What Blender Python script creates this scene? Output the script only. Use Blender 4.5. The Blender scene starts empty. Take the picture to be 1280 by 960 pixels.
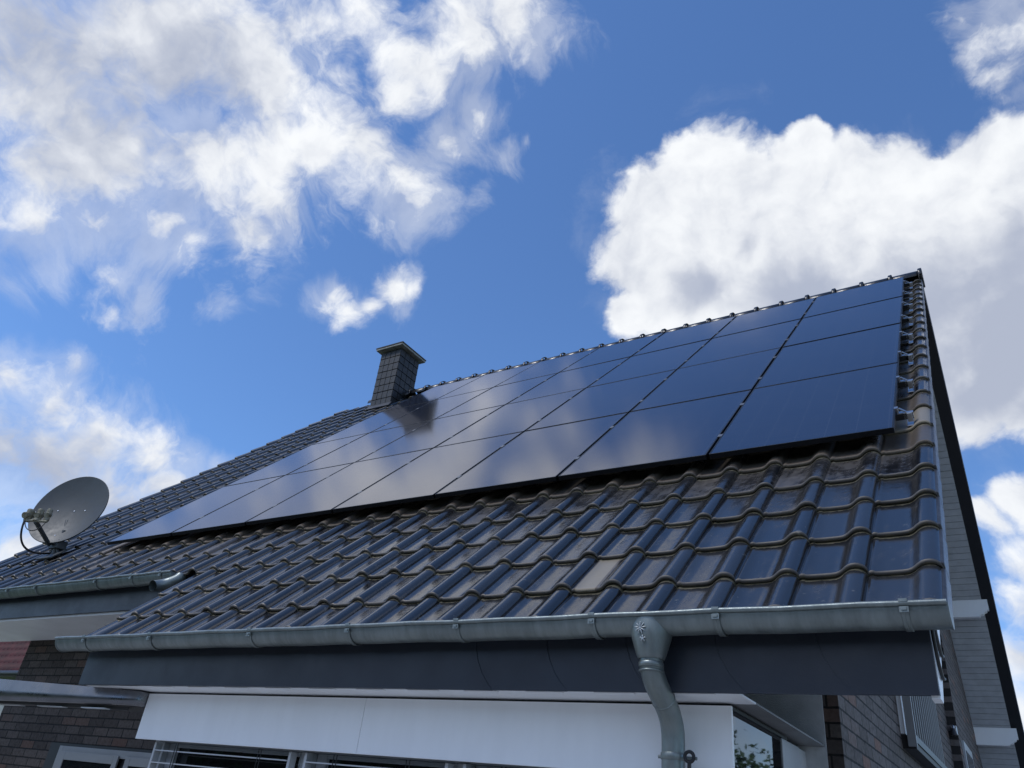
import bpy, math, random
import numpy as np
from mathutils import Vector, Matrix
random.seed(7); rng = np.random.default_rng(7)
R = math.radians
sc = bpy.context.scene
col = sc.collection

# ------------------------------------------------------------------ camera
PITCH = R(44.0)
CP, SP = math.cos(PITCH), math.sin(PITCH)
cam_d = bpy.data.cameras.new('camera'); cam = bpy.data.objects.new('camera', cam_d); col.objects.link(cam)
right = Vector((0.84683, 0.52138, 0.10514)); down = Vector((-0.18832, 0.47879, -0.85749)); fwd = Vector((-0.49741, 0.70635, 0.50364))
M = Matrix((right, -down, -fwd)).transposed().to_4x4()
M.translation = Vector((0.3825, -4.5353, -2.315))
cam.matrix_world = M
cam_d.sensor_width = 36.0; cam_d.lens = 956.8 / 1280 * 36.0
cam_d.clip_start = 0.05; cam_d.clip_end = 3000
sc.camera = cam
GZ = -3.95                                   # ground level

# ------------------------------------------------------------------ sky, sun, exposure
SUN_AZ, SUN_EL = R(-145), R(55)                # azimuth from +Y towards +X
sun_dir = Vector((math.sin(SUN_AZ) * math.cos(SUN_EL), math.cos(SUN_AZ) * math.cos(SUN_EL), math.sin(SUN_EL)))
sl = bpy.data.lights.new('sun', 'SUN'); sl.energy = 1.4; sl.angle = R(14); sl.color = (1.0, 0.97, 0.93)
so = bpy.data.objects.new('sun', sl); col.objects.link(so)
so.rotation_euler = sun_dir.to_track_quat('Z', 'Y').to_euler()
sc.view_settings.view_transform = 'Standard'; sc.view_settings.look = 'None'
sc.view_settings.gamma = 1.0; sc.view_settings.use_curve_mapping = False
sc.view_settings.exposure = 0.38
sc.render.film_transparent = False
SKY_STRENGTH = 0.11

# cloud masses by direction from the garden: (x, y, z, angular radius, weight)
CLOUD = [
    (-0.743, 0.144, 0.654, 0.143, 1.1), (-0.679, 0.216, 0.702, 0.154, 1.1), (-0.623, 0.298, 0.724, 0.113, 1.1), (-0.773, 0.225, 0.593, 0.122, 1.1), (-0.572, 0.298, 0.764, 0.065, 1),
    (-0.704, 0.316, 0.636, 0.102, 1.1), (-0.644, 0.368, 0.671, 0.087, 1.1), (-0.602, 0.401, 0.69, 0.075, 1.05), (-0.67, 0.394, 0.629, 0.064, 1.05), (-0.699, 0.392, 0.598, 0.043, 1.1),
    (-0.695, 0.407, 0.593, 0.026, 1.1), (-0.568, 0.433, 0.699, 0.059, 1.1), (-0.549, 0.485, 0.681, 0.057, 1.05), (-0.552, 0.508, 0.661, 0.038, 1.05), (-0.483, 0.48, 0.732, 0.052, 0.95),
    (-0.444, 0.482, 0.755, 0.036, 0.95), (-0.513, 0.489, 0.706, 0.041, 0.7), (-0.475, 0.412, 0.777, 0.059, 1.05), (-0.423, 0.414, 0.806, 0.06, 1.1), (-0.365, 0.426, 0.828, 0.067, 1.1),
    (-0.502, 0.413, 0.76, 0.043, 1), (-0.358, 0.453, 0.817, 0.031, 0.8), (-0.822, 0.228, 0.521, 0.076, 0.85), (-0.791, 0.275, 0.546, 0.08, 0.85), (-0.754, 0.33, 0.568, 0.051, 0.9),
    (-0.832, 0.267, 0.487, 0.057, 0.6), (-0.799, 0.328, 0.504, 0.061, 0.5), (-0.745, 0.426, 0.513, 0.034, 0.6), (-0.786, 0.365, 0.499, 0.045, 0.65), (-0.809, 0.347, 0.474, 0.038, 0.5),
    (-0.744, 0.359, 0.563, 0.042, 0.8), (-0.532, 0.331, 0.78, 0.053, 0.6), (-0.506, 0.325, 0.799, 0.052, 0.7), (-0.55, 0.36, 0.753, 0.045, 0.55), (-0.545, 0.312, 0.778, 0.052, 0.9),
    (-0.433, 0.534, 0.726, 0.039, 0.5), (-0.477, 0.538, 0.694, 0.036, 0.45), (-0.407, 0.542, 0.735, 0.025, 0.45), (-0.646, 0.513, 0.565, 0.034, 1), (-0.639, 0.536, 0.552, 0.032, 0.95),
    (-0.62, 0.548, 0.561, 0.026, 0.85), (-0.593, 0.554, 0.585, 0.034, 1), (-0.577, 0.567, 0.587, 0.022, 0.8), (-0.878, 0.302, 0.372, 0.048, 1), (-0.863, 0.346, 0.367, 0.058, 1),
    (-0.85, 0.397, 0.345, 0.069, 1), (-0.878, 0.375, 0.298, 0.107, 1), (-0.828, 0.448, 0.339, 0.053, 1), (-0.81, 0.48, 0.337, 0.041, 0.95), (-0.793, 0.508, 0.336, 0.028, 0.8),
    (-0.895, 0.33, 0.3, 0.095, 1), (-0.859, 0.43, 0.28, 0.085, 1), (-0.898, 0.391, 0.204, 0.047, 1), (-0.822, 0.475, 0.314, 0.054, 0.9), (-0.846, 0.343, 0.409, 0.029, 0.7),
    (-0.837, 0.378, 0.395, 0.024, 0.5), (-0.307, 0.705, 0.639, 0.064, 1.1), (-0.336, 0.73, 0.595, 0.039, 1.1), (-0.267, 0.68, 0.683, 0.078, 1.1), (-0.224, 0.676, 0.702, 0.072, 1.1),
    (-0.191, 0.722, 0.665, 0.087, 1.2), (-0.119, 0.696, 0.708, 0.045, 1), (-0.106, 0.68, 0.726, 0.03, 1), (-0.14, 0.73, 0.669, 0.057, 1.1), (-0.054, 0.719, 0.693, 0.054, 1.1),
    (-0.099, 0.774, 0.626, 0.095, 1.2), (-0.018, 0.725, 0.689, 0.051, 1.1), (0.013, 0.732, 0.681, 0.037, 1), (-0.01, 0.781, 0.624, 0.085, 1.2), (0.053, 0.74, 0.671, 0.048, 1.1),
    (0.093, 0.726, 0.681, 0.042, 1.1), (0.104, 0.778, 0.619, 0.1, 1.2), (0.017, 0.821, 0.57, 0.125, 1.2), (0.07, 0.842, 0.535, 0.111, 1.2), (-0.058, 0.798, 0.6, 0.106, 1.2),
    (-0.142, 0.778, 0.613, 0.112, 1.2), (-0.229, 0.743, 0.628, 0.097, 1.2), (-0.281, 0.743, 0.607, 0.07, 1.1), (0.03, 0.871, 0.49, 0.09, 1.1), (0.065, 0.893, 0.445, 0.055, 1),
    (-0.015, 0.867, 0.498, 0.077, 1), (-0.305, 0.75, 0.587, 0.03, 0.9), (0.096, 0.639, 0.763, 0.048, 0.75), (0.128, 0.644, 0.754, 0.054, 0.8), (0.101, 0.671, 0.735, 0.039, 0.65),
    (0.074, 0.623, 0.779, 0.038, 0.5), (0.105, 0.69, 0.716, 0.034, 0.5), (0.038, 0.935, 0.354, 0.043, 0.9), (-0.001, 0.938, 0.346, 0.032, 0.7), (0.017, 0.951, 0.308, 0.043, 0.9),
    (0.015, 0.965, 0.261, 0.057, 1), (-0.007, 0.978, 0.207, 0.053, 1), (-0.004, 0.988, 0.154, 0.058, 1), (0.008, 0.929, 0.369, 0.019, 0.3),
]
SHADE = [
    (-0.735, 0.154, 0.661, 0.153, 1), (-0.667, 0.238, 0.706, 0.141, 1), (-0.741, 0.238, 0.628, 0.107, 0.9), (-0.793, 0.208, 0.573, 0.087, 0.7), (-0.632, 0.325, 0.704, 0.062, 0.5),
    (0.035, 0.858, 0.513, 0.17, 1), (-0.014, 0.795, 0.607, 0.077, 0.35), (-0.05, 0.848, 0.528, 0.148, 1), (-0.15, 0.799, 0.582, 0.113, 0.9), (-0.254, 0.754, 0.606, 0.089, 0.7),
    (0.081, 0.808, 0.584, 0.094, 0.8), (-0.879, 0.383, 0.283, 0.123, 1), (-0.887, 0.334, 0.32, 0.064, 0.6), (-0.843, 0.464, 0.272, 0.104, 0.8), (-0.845, 0.446, 0.295, 0.061, 0.6),
    (0.014, 0.961, 0.276, 0.046, 0.5), (0.007, 0.978, 0.207, 0.045, 0.7), (-0.594, 0.315, 0.741, 0.053, 0.3), (-0.187, 0.738, 0.648, 0.067, 0.4), (-0.087, 0.78, 0.62, 0.081, 0.5),
    (-0.42, 0.429, 0.8, 0.037, 0.25),
]

CUMULUS = (-0.182, 0.810, 0.557)
# clouds elsewhere in the sky, seen only in reflections
CLOUD += [(0.5, -0.65, 0.5, 0.3, 1), (-0.2, -0.9, 0.35, 0.35, 1), (0.8, 0.1, 0.55, 0.3, 1), (0.9, -0.3, 0.25, 0.3, 1), (-0.75, -0.6, 0.3, 0.35, 1), (0.6, 0.72, 0.3, 0.28, 1), (0.29, 0.93, 0.19, 0.14, 1), (0.3, -0.94, 0.2, 0.3, 1)]

world = bpy.data.worlds.new('World'); sc.world = world; world.use_nodes = True
nt = world.node_tree; nt.nodes.clear()
def N(t, **k):
    n = nt.nodes.new(t)
    for a, b in k.items():
        if a == 'ins':
            for i, v in b.items():
                if hasattr(v, 'is_output') or isinstance(v, bpy.types.NodeSocket): nt.links.new(v, n.inputs[i])
                else: n.inputs[i].default_value = v
        else: setattr(n, a, b)
    return n
def mth(op, a, b=None, c=None, clamp=False):
    ins = {0: a}
    if b is not None: ins[1] = b
    if c is not None: ins[2] = c
    return N('ShaderNodeMath', operation=op, use_clamp=clamp, ins=ins).outputs[0]
def sstep(x, lo, hi, a=0.0, b=1.0):
    n = N('ShaderNodeMapRange', interpolation_type='SMOOTHSTEP', ins={'Value': x, 'From Min': lo, 'From Max': hi, 'To Min': a, 'To Max': b})
    return n.outputs[0]
def mixc(f, a, b):
    n = N('ShaderNodeMix', data_type='RGBA')
    for i, v in ((0, f), (6, a), (7, b)):
        if isinstance(v, bpy.types.NodeSocket): nt.links.new(v, n.inputs[i])
        else: n.inputs[i].default_value = v
    return n.outputs[2]
tc = N('ShaderNodeTexCoord').outputs['Generated']
direc = N('ShaderNodeVectorMath', operation='NORMALIZE', ins={0: tc}).outputs[0]
def fbm(vec, scale, detail, rough, lac=2.0, dist=0.0):
    n = N('ShaderNodeTexNoise', noise_dimensions='3D', ins={'Vector': vec, 'Scale': scale, 'Detail': detail, 'Roughness': rough, 'Lacunarity': lac, 'Distortion': dist})
    return n
wn = fbm(direc, 7.0, 6.0, 0.55)
wv = N('ShaderNodeVectorMath', operation='SUBTRACT', ins={0: wn.outputs['Color'], 1: (0.5, 0.5, 0.5)}).outputs[0]
warp = N('ShaderNodeVectorMath', operation='MULTIPLY_ADD', ins={0: wv, 1: (0.075, 0.075, 0.075), 2: direc}).outputs[0]
def field(blobs, vec, k):
    acc = None
    for (x, y, z, r, a) in blobs:
        l = math.sqrt(x * x + y * y + z * z)
        d = N('ShaderNodeVectorMath', operation='DISTANCE', ins={0: vec, 1: (x / l, y / l, z / l)}).outputs['Value']
        v = mth('MULTIPLY_ADD', d, -1.0 / r, a)
        acc = v if acc is None else mth('SMOOTH_MAX', acc, v, k)
    return acc
B = mth('MAXIMUM', field(CLOUD, warp, 0.12), -0.9)
# wispy to the west, crisp cumulus to the east
wisp = sstep(N('ShaderNodeVectorMath', operation='DISTANCE', ins={0: direc, 1: CUMULUS}).outputs['Value'], 0.38, 0.30)
n1 = fbm(warp, 9.0, 14.0, 0.56).outputs[0]
n2 = fbm(warp, 26.0, 13.0, 0.62, 2.1, 0.6).outputs[0]
offs = N('ShaderNodeVectorMath', operation='ADD', ins={0: warp, 1: (-0.012, -0.004, 0.016)}).outputs[0]
n1q = fbm(warp, 9.0, 5.0, 0.5).outputs[0]
n1s = fbm(offs, 9.0, 5.0, 0.5).outputs[0]
n2s = fbm(offs, 26.0, 8.0, 0.58, 2.1, 0.6).outputs[0]
nsum = mth('ADD', mth('MULTIPLY', mth('SUBTRACT', n1, 0.5), mth('MULTIPLY_ADD', wisp, -0.75, 2.45)), mth('MULTIPLY', mth('SUBTRACT', n2, 0.5), mth('MULTIPLY_ADD', wisp, -0.85, 1.15)))
Dn = mth('ADD', B, nsum)
soft = mth('MULTIPLY_ADD', wisp, -0.68, 1.05)
ratio = mth('DIVIDE', mth('ADD', Dn, mth('MULTIPLY_ADD', wisp, -0.02, 0.02)), soft)
alpha = sstep(ratio, 0.0, 1.0)
vn = fbm(warp, 5.5, 13.0, 0.64, 2.0, 1.4).outputs[0]
veil = mth('MULTIPLY', sstep(mth('ADD', B, mth('MULTIPLY', mth('SUBTRACT', vn, 0.5), 3.4)), -0.35, 0.75), mth('MULTIPLY_ADD', wisp, -0.30, 0.42))
alpha = mth('MAXIMUM', alpha, veil)
shade = mth('MAXIMUM', field(SHADE, warp, 0.25), 0.0)
thick = sstep(Dn, 0.05, 0.9)
rel = mth('ADD', mth('MULTIPLY', mth('SUBTRACT', n1s, n1q), 2.4), mth('MULTIPLY', mth('SUBTRACT', n2s, n2), 0.30))
sh = mth('MULTIPLY', mth('MULTIPLY', sstep(shade, 0.0, 0.85), thick), mth('MULTIPLY_ADD', wisp, 0.40, 1.0))
g = mth('ADD', mth('MULTIPLY', sh, mth('MULTIPLY_ADD', n1q, -1.1, 1.4)), rel)
g = mth('ADD', g, mth('MULTIPLY_ADD', n1q, -0.9, 0.60))
g = sstep(g, -0.35, 1.35)
ccol = mixc(g, (0.76, 0.775, 0.79, 1), (0.35, 0.385, 0.475, 1))
sky = N('ShaderNodeTexSky', sky_type='NISHITA')
sky.sun_disc = False; sky.sun_elevation = SUN_EL; sky.sun_rotation = SUN_AZ; sky.altitude = 100; sky.air_density = 1.0; sky.dust_density = 0.3; sky.ozone_density = 2.5
skyc = N('ShaderNodeVectorMath', operation='MULTIPLY', ins={0: sky.outputs[0], 1: (0.74, 0.98, 1.26)}).outputs[0]
bg1 = N('ShaderNodeBackground', ins={'Color': skyc, 'Strength': SKY_STRENGTH})
bg2 = N('ShaderNodeBackground', ins={'Color': ccol, 'Strength': 1.0})
mx = N('ShaderNodeMixShader', ins={0: mth('MULTIPLY', alpha, 0.97), 1: bg1.outputs[0], 2: bg2.outputs[0]})
N('ShaderNodeOutputWorld', ins={0: mx.outputs[0]})
world.cycles.sampling_method = 'MANUAL'; world.cycles.sample_map_resolution = 512

# ------------------------------------------------------------------ material helpers
def use(m):
    global nt
    nt = m.node_tree
def mat(name, color, rough=0.5, metal=0.0, var=0.0, vscale=4.0, bump=0.0, bscale=40.0, rvar=0.0, spec=0.5, coat=0.0, var2=None, stretch=None):
    m = bpy.data.materials.new(name); m.use_nodes = True; use(m)
    b = nt.nodes['Principled BSDF']
    b.inputs['Roughness'].default_value = rough; b.inputs['Metallic'].default_value = metal
    b.inputs['Specular IOR Level'].default_value = spec; b.inputs['Coat Weight'].default_value = coat
    c = (*color, 1)
    b.inputs['Base Color'].default_value = c
    vec = N('ShaderNodeTexCoord').outputs['Object']
    if stretch: vec = N('ShaderNodeVectorMath', operation='MULTIPLY', ins={0: vec, 1: stretch}).outputs[0]
    if var or rvar or var2:
        nz = fbm(vec, vscale, 8.0, 0.65).outputs[0]
        f = sstep(nz, 0.3, 0.7)
        if var2: nt.links.new(mixc(f, c, (*var2, 1)), b.inputs['Base Color'])
        elif var: nt.links.new(mixc(f, tuple(x * (1 - var) for x in color) + (1,), tuple(min(1, x * (1 + var)) for x in color) + (1,)), b.inputs['Base Color'])
        if rvar: nt.links.new(sstep(fbm(vec, vscale * 2.7, 8.0, 0.7).outputs[0], 0.3, 0.7, max(0.02, rough - rvar), min(1, rough + rvar)), b.inputs['Roughness'])
    if bump:
        bn = fbm(vec, bscale, 6.0, 0.6).outputs[0]
        bp = N('ShaderNodeBump', ins={'Strength': bump, 'Distance': 0.01, 'Height': bn})
        nt.links.new(bp.outputs[0], b.inputs['Normal'])
    return m
def brick(name, axis, c1, c2, mortar, bw=0.25, bh=0.083, mort=0.007, rough=0.72):
    m = bpy.data.materials.new(name); m.use_nodes = True; use(m)
    b = nt.nodes['Principled BSDF']; b.inputs['Specular IOR Level'].default_value = 0.15
    o = N('ShaderNodeTexCoord').outputs['Object']
    sx = N('ShaderNodeSeparateXYZ', ins={0: o})
    v = N('ShaderNodeCombineXYZ', ins={0: sx.outputs[axis], 1: sx.outputs[2]}).outputs[0]
    wob = fbm(o, 14.0, 3.0, 0.5).outputs['Color']
    v = N('ShaderNodeVectorMath', operation='MULTIPLY_ADD', ins={0: wob, 1: (0.008, 0.008, 0), 2: v}).outputs[0]
    t = N('ShaderNodeTexBrick', offset=0.5, ins={'Vector': v, 'Color1': (0, 0, 0, 1), 'Color2': (1, 1, 1, 1), 'Mortar': (0.5, 0.5, 0.5, 1), 'Scale': 1.0, 'Mortar Size': mort, 'Mortar Smooth': 0.25, 'Bias': 0.0, 'Brick Width': bw, 'Row Height': bh})
    per = t.outputs['Color']
    nz = fbm(o, 30.0, 8.0, 0.7).outputs[0]
    base = mixc(sstep(per, 0.0, 1.0), (*c1, 1), (*c2, 1))
    base = mixc(sstep(nz, 0.35, 0.75, 0.0, 0.55), base, tuple(x * 0.55 for x in c1) + (1,))
    red = sstep(per, 0.86, 0.98, 0.0, 0.6)
    base = mixc(red, base, (c1[0] * 1.9, c1[1] * 1.1, c1[2] * 0.8, 1))
    base = mixc(t.outputs['Fac'], base, (*mortar, 1))
    nt.links.new(base, b.inputs['Base Color'])
    h = mth('ADD', mth('MULTIPLY', t.outputs['Fac'], -1.0), mth('MULTIPLY', nz, 0.35))
    bp = N('ShaderNodeBump', ins={'Strength': 0.9, 'Distance': 0.008, 'Height': h}); nt.links.new(bp.outputs[0], b.inputs['Normal'])
    nt.links.new(sstep(nz, 0.3, 0.7, rough - 0.12, rough + 0.15), b.inputs['Roughness'])
    return m
MT = {}
MT['zinc'] = mat('weathered_zinc', (0.20, 0.23, 0.228), 0.42, 0.65, 0.17, 3.5, 0.12, 50, 0.14, stretch=(4, 1, 1))
MT['fascia'] = mat('slate_grey_fascia', (0.017, 0.021, 0.031), 0.42, 0, 0.15, 2.0, 0.05, 120, 0.06)
MT['white'] = mat('white_paint', (0.88, 0.89, 0.90), 0.35, 0, 0.03, 1.6, 0.03, 90, 0.05, stretch=(3, 3, 0.8))
MT['soffit'] = mat('soffit_paint', (0.80, 0.81, 0.82), 0.5, 0, 0.06, 2.0)
MT['board'] = mat('grey_soffit_boards', (0.49, 0.505, 0.53), 0.55, 0, 0.10, 6.0, 0.05, 50)
MT['greyboard'] = mat('grey_soffit_return', (0.20, 0.205, 0.205), 0.7, 0, 0.12, 5)
MT['winframe'] = mat('shaded_white_frame', (0.24, 0.25, 0.26), 0.35, 0, 0.05, 3)  # darker copy of the white frame, eave shade put into its colour
MT['ridge'] = mat('ridge_tile_glaze', (0.018, 0.019, 0.022), 0.3, 0, 0.3, 14.0, 0.1, 60, 0.1)
MT['black'] = mat('black_board', (0.012, 0.012, 0.014), 0.5, 0, 0.1, 5)
MT['stucco'] = mat('pale_stucco', (0.45, 0.46, 0.46), 0.85, 0, 0.14, 5.0, 0.35, 160)
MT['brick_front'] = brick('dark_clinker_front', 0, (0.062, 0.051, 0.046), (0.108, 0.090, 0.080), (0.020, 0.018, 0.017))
MT['brick_gable'] = brick('lit_clinker_gable', 1, (0.125, 0.108, 0.102), (0.18, 0.158, 0.150), (0.032, 0.03, 0.03))  # same clinker as the front, colour lightened for the brighter-lit gable side
MT['frame'] = mat('black_anodised_frame', (0.010, 0.011, 0.014), 0.38, 0.6, 0.1, 8)
MT['backsheet'] = mat('black_backsheet', (0.008, 0.008, 0.009), 0.6)
MT['alu'] = mat('bright_aluminium', (0.52, 0.53, 0.54), 0.32, 1.0, 0.05, 20, 0.03, 80)
MT['rail'] = mat('dark_rail', (0.05, 0.05, 0.055), 0.4, 0.8)
MT['pane'] = mat('window_glass', (0.010, 0.012, 0.014), 0.02, 0, spec=0.45, bump=0.015, bscale=2.5)
MT['upvc'] = mat('white_window_frame', (0.42, 0.435, 0.45), 0.3, 0, 0.03, 3)
MT['slat'] = mat('pale_blind_slat', (0.55, 0.56, 0.57), 0.35, 0.2)
MT['dish'] = mat('grey_dish_paint', (0.036, 0.045, 0.050), 0.5, 0, 0.10, 3.0, 0.03, 30, 0.06)
MT['arm'] = mat('dark_arm_metal', (0.06, 0.066, 0.068), 0.5, 0.3, 0.2, 10)
MT['lnb'] = mat('weathered_beige_plastic', (0.30, 0.285, 0.22), 0.6, 0, var2=(0.10, 0.085, 0.04), vscale=18.0, bump=0.2, bscale=60)
MT['lnbface'] = mat('pale_cap_plastic', (0.55, 0.55, 0.52), 0.5)
MT['rubber'] = mat('black_cable_rubber', (0.012, 0.012, 0.013), 0.45)
MT['steel'] = mat('polished_edge_steel', (0.17, 0.175, 0.19), 0.3, 1.0, 0.10, 2.0, 0.03, 8, 0.08)
MT['canopy'] = mat('canopy_underside', (0.05, 0.05, 0.052), 0.6, 0, 0.1, 4)
MT['slate'] = mat('slate_cladding', (0.012, 0.014, 0.0165), 0.5, 0, 0.35, 9.0, 0.25, 60, 0.12)
MT['capstone'] = mat('pale_chimney_cap', (0.24, 0.235, 0.21), 0.7, 0, 0.3, 12, 0.2, 60)
MT['soot'] = mat('sooty_cap_top', (0.05, 0.05, 0.048), 0.8)
MT['rail_black'] = mat('black_railing_paint', (0.018, 0.018, 0.02), 0.4, 0.2)
MT['rail_pale'] = mat('pale_railing_paint', (0.25, 0.255, 0.26), 0.4, 0.3)
MT['grass'] = mat('lawn_grass', (0.05, 0.085, 0.022), 0.9, 0, 0.35, 1.5, 0.6, 30)
MT['paving'] = mat('pale_paving', (0.40, 0.395, 0.38), 0.8, 0, 0.15, 1.2, 0.2, 20)
MT['leaf'] = mat('leaf_green', (0.06, 0.11, 0.028), 0.6, 0, 0.4, 2.0)
MT['bark'] = mat('bark', (0.09, 0.07, 0.05), 0.9, 0, 0.3, 8, 0.6, 20)
MT['redtile'] = mat('red_roof_tile', (0.055, 0.008, 0.010), 0.6, 0, 0.45, 3.0, 0.2, 12, spec=0.25)
MT['render'] = mat('cream_render', (0.6, 0.58, 0.52), 0.9, 0, 0.08, 2)

def tile_material():
    m = bpy.data.materials.new('glazed_black_tile'); m.use_nodes = True; use(m)
    b = nt.nodes['Principled BSDF']
    A = lambda n: N('ShaderNodeAttribute', attribute_name=n).outputs['Fac']
    dust, rnd, lpos, roll = A('dust'), A('rnd'), A('lpos'), A('roll')
    o = N('ShaderNodeTexCoord').outputs['Object']
    big = fbm(o, 3.2, 8.0, 0.65).outputs[0]
    fine = fbm(o, 26.0, 10.0, 0.72).outputs[0]
    base = mixc(rnd, (0.012, 0.013, 0.016, 1), (0.026, 0.027, 0.030, 1))
    # dusty film: strong where the tile carries dust, blotchy elsewhere, thinner on the rolls
    film = mth('ADD', dust, mth('MULTIPLY', mth('SUBTRACT', big, 0.5), 1.5))
    film = mth('ADD', film, mth('MULTIPLY', mth('SUBTRACT', fine, 0.5), 0.55))
    film = mth('SUBTRACT', film, mth('MULTIPLY', roll, 0.22))
    so_ = N('ShaderNodeSeparateXYZ', ins={0: o})
    vv = mth('ADD', mth('MULTIPLY', so_.outputs[1], CP), mth('MULTIPLY', so_.outputs[2], SP))
    uv = N('ShaderNodeCombineXYZ', ins={0: mth('MULTIPLY', so_.outputs[0], 26.0), 1: mth('MULTIPLY', vv, 2.2), 2: mth('MULTIPLY', rnd, 9.0)}).outputs[0]
    streak = fbm(uv, 1.0, 6.0, 0.6).outputs[0]
    film = mth('ADD', film, mth('MULTIPLY', mth('SUBTRACT', streak, 0.5), 0.7))
    film = sstep(film, 0.08, 0.72)
    pl_ = sstep(dust, 1.15, 1.3)
    base = mixc(mth('MULTIPLY', film, 0.85), base, mixc(sstep(dust, 0.3, 0.85), mixc(fine, (0.040, 0.037, 0.036, 1), (0.10, 0.094, 0.092, 1)), mixc(fine, (0.045, 0.034, 0.025, 1), (0.125, 0.10, 0.078, 1))))
    base = mixc(mth('MULTIPLY', pl_, 0.8), base, (0.26, 0.225, 0.17, 1))
    # moss and dirt caught along the course edges
    edge = mth('ADD', mth('MULTIPLY', sstep(lpos, 0.88, 1.0), 0.9), mth('MULTIPLY', sstep(lpos, 0.05, -0.02), 0.62))
    moss = sstep(mth('ADD', mth('MULTIPLY', edge, 0.75), mth('SUBTRACT', fine, 0.78)), 0.08, 0.30)
    base = mixc(mth('MULTIPLY', moss, 0.8), base, mixc(big, (0.035, 0.030, 0.015, 1), (0.16, 0.145, 0.085, 1)))
    speck = mth('MAXIMUM', sstep(fbm(o, 90.0, 3.0, 0.5).outputs[0], 0.69, 0.75), mth('MULTIPLY', sstep(fbm(o, 17.0, 6.0, 0.6).outputs[0], 0.66, 0.72), 0.8))
    base = mixc(mth('MULTIPLY', speck, 0.5), base, (0.22, 0.21, 0.18, 1))
    nt.links.new(base, b.inputs['Base Color'])
    rgh = mth('ADD', mth('MULTIPLY', film, 0.27), mth('MULTIPLY_ADD', rnd, 0.06, 0.09))
    rgh = mth('ADD', rgh, mth('MULTIPLY', moss, 0.35)); rgh = mth('ADD', rgh, mth('MULTIPLY', sstep(fine, 0.45, 0.75), 0.10), clamp=True)
    rgh = mth('ADD', rgh, sstep(lpos, 0.09, 0.02, 0.0, 0.6), clamp=True)
    nt.links.new(rgh, b.inputs['Roughness'])
    bp = N('ShaderNodeBump', ins={'Strength': 0.35, 'Distance': 0.004, 'Height': mth('ADD', mth('MULTIPLY', big, 2.0), mth('MULTIPLY', fine, 0.35))})
    nt.links.new(bp.outputs[0], b.inputs['Normal'])
    b.inputs['IOR'].default_value = 2.0
    b.inputs['Specular Tint'].default_value = (1.0, 0.92, 0.82, 1)
    return m
MT['tile'] = tile_material()

def solar_material():
    m = bpy.data.materials.new('black_solar_glass'); m.use_nodes = True; use(m)
    b = nt.nodes['Principled BSDF']
    o = N('ShaderNodeTexCoord').outputs['Object']
    t = N('ShaderNodeTexBrick', offset=0.0, ins={'Vector': o, 'Color1': (0.0085, 0.010, 0.018, 1), 'Color2': (0.011, 0.0125, 0.021, 1), 'Mortar': (0.032, 0.034, 0.042, 1), 'Scale': 1.0, 'Mortar Size': 0.0022, 'Brick Width': 0.184, 'Row Height': 0.0925})
    dirt = fbm(o, 2.5, 8.0, 0.7).outputs[0]
    info = N('ShaderNodeObjectInfo').outputs['Random']
    base = mixc(sstep(dirt, 0.45, 0.8, 0.0, 0.10), t.outputs['Color'], (0.06, 0.06, 0.06, 1))
    bp = N('ShaderNodeBump', ins={'Strength': 0.06, 'Distance': 0.002, 'Height': fbm(o, 1.3, 2.0, 0.5).outputs[0]}).outputs[0]
    rg = mth('ADD', mth('MULTIPLY', dirt, 0.05), mth('MULTIPLY_ADD', info, 0.02, 0.062))
    df = N('ShaderNodeBsdfDiffuse', ins={'Color': base, 'Normal': bp})
    gl = N('ShaderNodeBsdfGlossy', ins={'Color': (0.97, 0.96, 1.0, 1), 'Roughness': rg, 'Normal': bp})
    fr = N('ShaderNodeFresnel', ins={'IOR': 2.2, 'Normal': bp}).outputs[0]
    ms = N('ShaderNodeMixShader', ins={0: fr, 1: df.outputs[0], 2: gl.outputs[0]})
    nt.links.new(ms.outputs[0], nt.nodes['Material Output'].inputs[0])
    return m
MT['solar'] = solar_material()

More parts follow.
